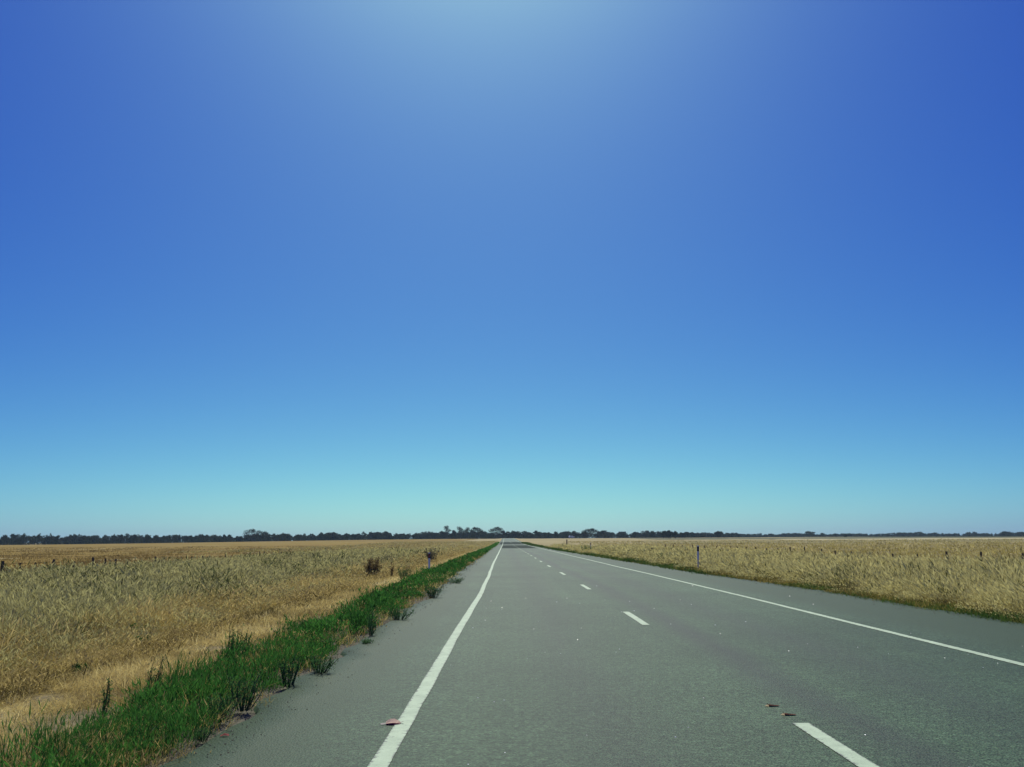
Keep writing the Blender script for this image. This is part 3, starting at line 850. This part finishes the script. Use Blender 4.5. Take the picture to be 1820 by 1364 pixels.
mb.add(vs, fs); mb.build('shell', M['pink'], t)
mf = MB(); mf.add([(v[0], v[1] - 0.003, v[2] * (1.0 if j == 0 else 1.9)) for i in range(n) for j, v in enumerate(vs[i * 5:i * 5 + 2])],
                  [(2 * i, 2 * i + 2, 2 * i + 3, 2 * i + 1) for i in range(n - 1)])
mf.build('printed_side', M['maroon'], t)
ml = MB(); ml.add([(-0.062, -0.01, 0.008), (-0.105, -0.022, 0.004), (-0.112, 0.008, 0.012), (-0.066, 0.018, 0.014)], [(0, 1, 2, 3)])
ml.build('torn_flap', M['flap'], t)
ml = MB(); ml.add([(0.052, -0.01, 0.01), (0.085, 0.0, 0.024), (0.078, 0.02, 0.02), (0.05, 0.02, 0.012)], [(0, 1, 2, 3)])
ml.build('torn_flap', M['flap'], t)
mb = MB(); mb.add([(-0.05, -0.02, 0.004), (0.0, -0.03, 0.014), (0.055, -0.012, 0.006), (0.045, 0.02, 0.02), (-0.01, 0.03, 0.012), (-0.055, 0.015, 0.008), (0.0, 0.0, 0.03)],
                  [(0, 1, 6), (1, 2, 6), (2, 3, 6), (3, 4, 6), (4, 5, 6), (5, 0, 6)])
o = mb.build('litter_scrap', M['red_scrap'], None, False, (-2.27, 7.6, 0.002)); o.scale = (0.65, 0.65, 0.8); tag(o, 'crumpled dull red scrap on the left shoulder near the weeds', 'litter')

# ------------------------------------------------------------------ far car
cx_, cy_ = 53.5, 850.0
cz_ = float(ground_z(cx_, cy_)) + 0.3
car = tag(empty('parked_car', (cx_, cy_, cz_), 0.25), 'tiny white car far off before the trees right of the road', 'car')
car.scale = (1.2, 1.2, 1.35)
mb = MB()
prof = [(-2.2, 0.35), (2.15, 0.35), (2.2, 0.75), (1.9, 0.95), (0.95, 1.05), (0.35, 1.6), (-1.6, 1.68), (-2.15, 1.1)]
m = len(prof)
mb.add([(x, -0.88, z) for x, z in prof] + [(x, 0.88, z) for x, z in prof],
       [tuple(range(m)), tuple(range(2 * m - 1, m - 1, -1))] + [(i, (i + 1) % m + 0, (i + 1) % m + m, i + m)[::-1] for i in range(m)])
mb.build('body', M['car_paint'], car)
for s in (-1, 1):
    for (a, b) in ((-1.7, -0.75), (-0.65, 0.2)):
        w = MB(); w.add([(a, s * 0.89, 1.08), (b + 0.3, s * 0.89, 1.08), (b, s * 0.885, 1.52), (a + 0.1, s * 0.885, 1.56)], [(0, 1, 2, 3)])
        w.build('window', M['car_glass'], car)
w = MB(); w.add([(0.99, -0.78, 1.07), (0.99, 0.78, 1.07), (0.40, 0.74, 1.57), (0.40, -0.74, 1.57)], [(0, 1, 2, 3)]); w.build('windscreen', M['car_glass'], car)
for sx in (-1.35, 1.35):
    for s in (-1, 1):
        w = MB(); w.tube([(sx, s * 0.70, 0.33), (sx, s * 0.92, 0.33)], [0.34, 0.34], 14); wh = w.build('wheel', M['tyre'], car)
        w = MB(); w.tube([(sx, s * 0.915, 0.33), (sx, s * 0.94, 0.33)], [0.2, 0.19], 12); w.build('rim', M['rim'], wh)

# ------------------------------------------------------------------ trees
GUM = [(0.030, 0.031, 0.024), (0.044, 0.044, 0.032), (0.065, 0.062, 0.044)]
DARK = [(0.022, 0.023, 0.020), (0.032, 0.032, 0.026), (0.046, 0.045, 0.036)]

def leaf_quads(P, size, rnd, pal):
    n = len(P)
    d = rnd.normal(0, 1, (n, 3)); d[:, 2] -= 0.3; d /= np.linalg.norm(d, axis=1)[:, None]
    q = np.cross(d, rnd.normal(0, 1, (n, 3))); q /= np.linalg.norm(q, axis=1)[:, None] + 1e-9
    s = size * (0.55 + 0.9 * rnd.random(n))[:, None]
    V = np.stack([P - d * s * 0.5, P + q * s * 0.36, P + d * s * 0.5, P - q * s * 0.36], 1)
    pal = np.array(pal); t = rnd.random(n) * (len(pal) - 1.001); i = t.astype(int); f = (t - i)[:, None]
    c = (pal[i] * (1 - f) + pal[i + 1] * f) * (0.8 + 0.4 * rnd.random(n))[:, None]
    return V, np.repeat(c[:, None, :], 4, 1)

def crown_points(kind, H, Wd, rnd, dens):
    """clump ellipsoids (centre, radii) that make up a crown, and the limb ends they sit on"""
    cl = []
    if kind == 'umbrella':
        n = 7
        for i in range(n):
            a = (i / (n - 1) - 0.5) * 2
            cl.append(((a * Wd * 0.40, rnd.normal(0, Wd * 0.16), H * (0.82 - 0.16 * a * a + rnd.normal(0, 0.03))), (Wd * 0.17, Wd * 0.18, H * 0.15)))
        cl.append(((0, 0.2, H * 0.58), (Wd * 0.26, Wd * 0.2, H * 0.16)))
        cl.append(((rnd.normal(0, Wd * .1), 0, H * 0.9), (Wd * 0.16, Wd * 0.16, H * 0.09)))
        cl.append(((Wd * 0.2, 0.1, H * 0.5), (Wd * 0.18, Wd * 0.18, H * 0.17)))
        cl.append(((-Wd * 0.22, 0.1, H * 0.45), (Wd * 0.18, Wd * 0.18, H * 0.17)))
        cl.append(((0, 0.3, H * 0.28), (Wd * 0.3, Wd * 0.2, H * 0.2)))
    elif kind == 'tall':
        for i in range(8):
            u = i / 7
            cl.append(((rnd.normal(0, Wd * 0.16), rnd.normal(0, Wd * 0.15), H * (0.28 + 0.62 * u)), (Wd * (0.40 - 0.14 * u), Wd * 0.34, H * 0.13)))
        cl.append(((0, 0, H * 0.18), (Wd * 0.4, Wd * 0.3, H * 0.15)))
    elif kind == 'cone':
        for i in range(6):
            u = i / 5
            cl.append(((rnd.normal(0, Wd * 0.03), rnd.normal(0, Wd * 0.03), H * (0.14 + 0.76 * u)), (Wd * (0.40 - 0.30 * u), Wd * (0.40 - 0.30 * u), H * 0.11)))
    elif kind == 'airy':
        for i in range(11):
            a = rnd.uniform(0, 6.28); r = Wd * 0.36 * math.sqrt(rnd.random())
            cl.append(((math.cos(a) * r, math.sin(a) * r, H * rnd.uniform(0.34, 0.9 - 0.5 * (r / Wd))), (Wd * 0.17, Wd * 0.17, H * 0.12)))
        cl.append(((0, 0, H * 0.18), (Wd * 0.38, Wd * 0.2, H * 0.14)))
    else:                                                # round, low-branching
        for i in range(10):
            a = rnd.uniform(0, 6.28); r = Wd * 0.34 * math.sqrt(rnd.random())
            zt = 0.80 - 0.9 * (r / Wd) ** 2
            cl.append(((math.cos(a) * r, math.sin(a) * r, H * rnd.uniform(0.30, zt + 0.06)), (Wd * 0.19, Wd * 0.18, H * 0.14)))
        cl.append(((0, 0, H * 0.86), (Wd * 0.17, Wd * 0.17, H * 0.11)))
        cl.append(((0, 0, H * 0.22), (Wd * 0.36, Wd * 0.28, H * 0.17)))
    return cl

def crown_mesh(cl, rnd, pal, size, n_each):
    P = []
    for c, r in cl:
        q = rnd.normal(0, 1, (n_each, 3)); q /= np.linalg.norm(q, axis=1)[:, None]
        q *= (rnd.random(n_each) ** 0.45)[:, None]
        P.append(np.array(c) + q * np.array(r) * 1.15)
    P = np.concatenate(P); P[:, 2] = np.maximum(P[:, 2], 0.1)
    V, C = leaf_quads(P, size, rnd, pal)
    n = len(P)
    return V.reshape(-1, 3), C.reshape(-1, 3), n

def trunk_mb(cl, H, rnd, rad, mb=None, off=(0, 0, 0)):
    mb = mb or MB(); o = Vector(off)
    top = Vector((rnd.normal(0, 0.04 * H), 0, H * 0.45))
    mb.tube([o + Vector((0, 0, -0.5)), o + top * 0.5 + Vector((rnd.normal(0, 0.02 * H), 0, 0)), o + top], [rad * 1.25, rad, rad * 0.75], 6)
    for c, r in cl:
        if c[2] > H * 0.4:
            e = Vector(c); m_ = top.lerp(e, 0.5) + Vector((0, 0, -0.03 * H))
            mb.tube([o + top * 0.97, o + m_, o + e], [rad * 0.55, rad * 0.36, rad * 0.15], 4, False)
    return mb

def tree(px, top, base_dist, wpx, kind, label, seed, pal=GUM, dark=False):
    """px, top: where the tree shows along the tree line; built at its own distance and size"""
    rnd = np.random.default_rng(seed)
    Y = base_dist; X = (px - 910) / 1640 * Y * 1.0140
    z = float(ground_z(X, Y)) - 0.1
    hor = 960 - 0.0055 * (px - 910)
    H = (hor - top) / 1640 * Y * 1.0140 + EYE - z
    Wd = wpx / 1640 * Y
    root = tag(empty('gum_tree' if kind != 'cone' else 'pine_tree', (X, Y, z), 0.0), label, 'tree', 'trees along the horizon')
    cl = crown_points(kind, H, Wd, rnd, 1)
    trunk_mb(cl, H, rnd, max(0.22, 0.022 * H)).build('trunk', M['bark'], root)
    V, C, n = crown_mesh(cl, rnd, pal, max(0.55, 0.00075 * Y), 120)
    F = np.arange(n * 4)
    link('crown', mesh_np('crown', V, F, np.full(n, 4), C), M['gum'], root)
    return root

TREES = [
    (460, 941, 780, 34, 'umbrella', 'tallest broad gum tree rising over the left end of the woods'),
    (480, 945, 790, 20, 'tall', 'gum tree just right of the tallest broad one in the left woods'),
    (513, 948.5, 830, 22, 'round', 'low rounded tree at the middle of the left tree line'),
    (543, 950, 850, 24, 'airy', 'thin crowned tree in the left tree line before the twin knobs'),
    (577, 947.5, 860, 10, 'tall', 'narrow tree with knob top, left of the twin knobbed trees'),
    (588, 948, 860, 13, 'tall', 'narrow tree with knob top, right of the twin knobbed trees'),
    (601, 949, 870, 14, 'round', 'small round tree after the twin knobbed trees'),
    (622, 948.5, 860, 14, 'round', 'dark upright tree standing forward of the left tree line'),
    (634, 949.5, 880, 16, 'round', 'flat topped tree right of the dark upright one'),
    (667, 949, 890, 16, 'airy', 'ragged tree left of the gap in the trees'),
    (676, 948.5, 890, 12, 'round', 'dark rounded tree next to the gum at the gap'),
    (690, 945, 880, 19, 'round', 'tall bushy gum immediately left of the gap in the trees'),
    (700, 953, 880, 8, 'round', 'low shrubby tree at the foot of the gum beside the gap'),
    (716, 949, 900, 18, 'round', 'first rounded tree right of the gap in the trees'),
    (727, 950, 900, 12, 'round', 'second small tree right of the gap in the trees'),
    (741, 949.5, 900, 14, 'airy', 'open crowned tree left of the pointed one before the tall group'),
    (760, 948.5, 900, 15, 'tall', 'pointed tree shortly before the tall group left of the road'),
    (774, 949, 900, 14, 'round', 'rounded tree touching the tall group on its left'),
    (796, 935.5, 880, 15, 'tall', 'tallest gum with a knob top at left of the tall group'),
    (789, 943, 885, 12, 'airy', 'thin gum leaning left off the tallest knob topped gum'),
    (808, 940, 880, 13, 'airy', 'feathery gum in the middle of the tall group'),
    (819, 937.5, 880, 18, 'tall', 'tall dense gum right of middle in the tall group'),
    (830, 939, 885, 14, 'tall', 'dense gum at the right shoulder of the tall group'),
    (846, 938, 880, 22, 'umbrella', 'umbrella shaped gum at the right end of the tall group'),
    (860, 947, 900, 14, 'round', 'low tree between the umbrella gum and the road end gum'),
    (882, 937.5, 885, 25, 'umbrella', 'spreading gum standing right above the end of the road'),
    (893, 943, 890, 8, 'airy', 'small tuft tree off the right side of the gum at the road end'),
    (901, 945, 900, 14, 'round', 'rounded tree over the left half of the vanishing road'),
    (916, 946, 905, 14, 'round', 'low dark tree over the right half of the vanishing road'),
    (938, 946.5, 905, 14, 'airy', 'spiky tree right of the road end'),
    (952, 943, 905, 13, 'airy', 'thin topped tree second right of the road end'),
    (964, 947, 905, 14, 'round', 'round tree left of the dip in the right tree line'),
    (985, 946, 905, 13, 'tall', 'upright tree alone in the dip right of the road end'),
    (1000, 948.5, 905, 13, 'airy', 'wispy tree just left of the far white car'),
    (1016, 944.5, 900, 17, 'round', 'round gum standing behind the far white car'),
    (1032, 945.5, 900, 14, 'round', 'gum between the far white car and the big dark arching tree'),
    (1043, 940, 870, 27, 'umbrella', 'big dark arching tree with visible trunk in the paddock at right'),
    (1066, 943.5, 900, 20, 'round', 'rounded tree immediately right of the big arching tree'),
    (1098, 946, 930, 17, 'round', 'purple grey tree after the gap right of the arching tree'),
    (1122, 946, 930, 20, 'round', 'dark rounded tree in the middle of the right hand clump'),
    (1142, 943.5, 930, 21, 'round', 'tallest rounded tree in the right hand clump'),
    (1151, 942, 930, 7, 'airy', 'thin dead looking spire beside the tallest of the right clump'),
    (1171, 941.5, 720, 14, 'airy', 'left tree of the near bushy clump on the right paddock'),
    (1180, 943, 720, 16, 'round', 'middle tree of the near bushy clump on the right paddock'),
    (1191, 944.5, 720, 13, 'round', 'right tree of the near bushy clump on the right paddock'),
    (1201, 947, 800, 13, 'round', 'smaller dark tree behind the near bushy clump at right'),
    (1211, 946, 950, 14, 'umbrella', 'flat topped tree past the near bushy clump'),
    (1223, 948, 950, 13, 'round', 'small round tree second past the near bushy clump'),
    (1238, 947, 950, 16, 'round', 'purple grey rounded tree left of the lone leaning gum'),
    (1266, 945, 850, 15, 'umbrella', 'lone leaning gum with open crown right of the clumps'),
    (1424, 944, 1150, 20, 'airy', 'open crowned large gum standing above the low right horizon'),
    (1445, 948, 1200, 10, 'round', 'small dome tree right of the open crowned large gum'),
    (1459, 950, 1250, 10, 'round', 'low tree two along from the open crowned large gum'),
    (1485, 951.5, 800, 7, 'round', 'dark square shrubby tree standing forward at right'),
    (1673, 949, 1300, 8, 'cone', 'leftmost pointed pine in the row at far right'),
    (1681, 949, 1300, 7, 'cone', 'second pointed pine from left in the row at far right'),
    (1695, 949.3, 1300, 8, 'cone', 'third pointed pine from left in the row at far right'),
    (1708, 949, 1300, 8, 'cone', 'fourth and widest pointed pine in the row at far right'),
    (1722, 950.5, 1300, 6, 'cone', 'fifth and shortest pointed pine in the row at far right'),
    (1731, 949, 1300, 7, 'cone', 'sixth pointed pine from left in the row at far right'),
    (1738, 949, 1300, 6, 'cone', 'seventh pointed pine from left in the row at far right'),
    (1745, 948.5, 1300, 6, 'cone', 'last pointed pine before the big gums at far right'),
    (1763, 945, 1150, 22, 'umbrella', 'first big dark gum after the pine row at far right'),
    (1791, 946, 1150, 24, 'umbrella', 'second big dark gum after the pine row at far right'),
    (1815, 946.5, 1150, 20, 'round', 'dark gum cut by the right border of the picture'),
    (33, 950.5, 745, 9, 'airy', 'single twiggy crown poking above the far left woods'),
    (66, 949.5, 755, 9, 'tall', 'pointed tuft tree above the woods near the left border'),
    (82, 951, 755, 8, 'airy', 'leaning tuft tree right of the pointed tuft at left'),
    (124, 951.5, 760, 14, 'round', 'domed tree slightly higher than the left woods'),
    (258, 950, 770, 14, 'airy', 'pale open crowned tree above the left woods'),
    (280, 951.5, 770, 12, 'round', 'dark dome right of the pale open crown in the left woods'),
    (345, 951.5, 775, 9, 'airy', 'twiggy tuft above the middle of the left woods'),
    (411, 950, 780, 8, 'airy', 'thin twiggy tuft above the woods left of the tallest gum'),
]
for i, (px, top, Yd, wpx, kind, lab) in enumerate(TREES):
    tree(px, top, Yd, wpx, kind, lab, 500 + i, DARK if kind == 'cone' or 'dark' in lab else GUM)

def woodland(name, label, x0, x1, top_f, dist_f, n, wpx, seed, n_each=26):
    """a far belt of trees that reads as one mass"""
    rnd = np.random.default_rng(seed)
    VS, CS, mb, nq = [], [], MB(), 0
    for i in range(n):
        px = rnd.uniform(x0, x1); Y = dist_f(px) + rnd.uniform(0, 70)
        X = (px - 910) / 1640 * Y * 1.014; z = float(ground_z(X, Y)) - 0.1
        hor = 960 - 0.0055 * (px - 910)
        H = max(2.0, ((hor - top_f(px)) / 1640 * Y + EYE - z) * rnd.uniform(0.55, 1.12) * (0.8 + 0.5 * float(vnoise(px, 0, 23, seed)))); Wd = wpx * rnd.uniform(0.7, 1.3) / 1640 * Y
        cl = crown_points('round', H, Wd, rnd, 1)
        cl.append(((0, 0, H * 0.12), (Wd * 0.62, Wd * 0.3, H * 0.15)))
        V, C, k = crown_mesh(cl, rnd, DARK if rnd.random() < 0.5 else GUM, max(0.8, 0.0011 * Y), n_each)
        VS.append(V + np.array([X, Y, z])); CS.append(C); nq += k
        mb.tube([(X, Y, z - 0.3), (X, Y, z + H * 0.5)], [0.25, 0.15], 4, False)
    V = np.concatenate(VS); C = np.concatenate(CS)
    nv = len(V); tv = np.array(mb.v); tf = np.array(mb.f)
    Vt = np.concatenate([V, tv]); Ct = np.concatenate([C, np.tile([[0.1, 0.085, 0.07]], (len(tv), 1))])
    F = np.concatenate([np.arange(nq * 4), (tf + nv).ravel()])
    me = mesh_np(name, Vt, F, np.full(nq + len(tf), 4), Ct)
    o = link(name, me, M['gum']); o['kind'] = 'stuff'; o['label'] = label
    return o
il = lambda xs, ys: (lambda p: float(np.interp(p, xs, ys)))
woodland('woodland', 'dark even belt of far woodland along the left horizon', -140, 470, il([-140, 0, 460], [952.5, 952.5, 951.5]), il([-140, 0, 470], [735, 750, 810]), 330, 15, 71)
woodland('woodland', 'far broken tree belt behind the end of the road', 440, 1300, il([440, 650, 800, 1000, 1300], [950, 949.5, 946, 945.5, 948]), il([440, 700, 900, 1300], [830, 910, 930, 1050]), 440, 15, 72)
woodland('woodland', 'low thin far tree belt along the right horizon', 1200, 1960, il([1200, 1300, 1500, 1960], [948.5, 949, 949, 947.5]), il([1200, 1500, 1960], [1350, 1350, 1350]), 420, 14, 73)

# ------------------------------------------------------------------ the air between here and the trees
mb = MB(); mb.box(-2750, 2750, -110, 3950, -3.0, 32.0)
hz = NT('dusty_air')
pv = hz.n('ShaderNodeVolumePrincipled'); pv.inputs['Density'].default_value = 0.00009
pv.inputs['Color'].default_value = (0.60, 0.88, 1.0, 1); pv.inputs['Anisotropy'].default_value = 0.2
hz.l(pv.outputs['Volume'], hz.out.inputs['Volume'])
o = mb.build('haze', hz.m); o['kind'] = 'stuff'; o['label'] = 'thin blue haze over the whole plain'
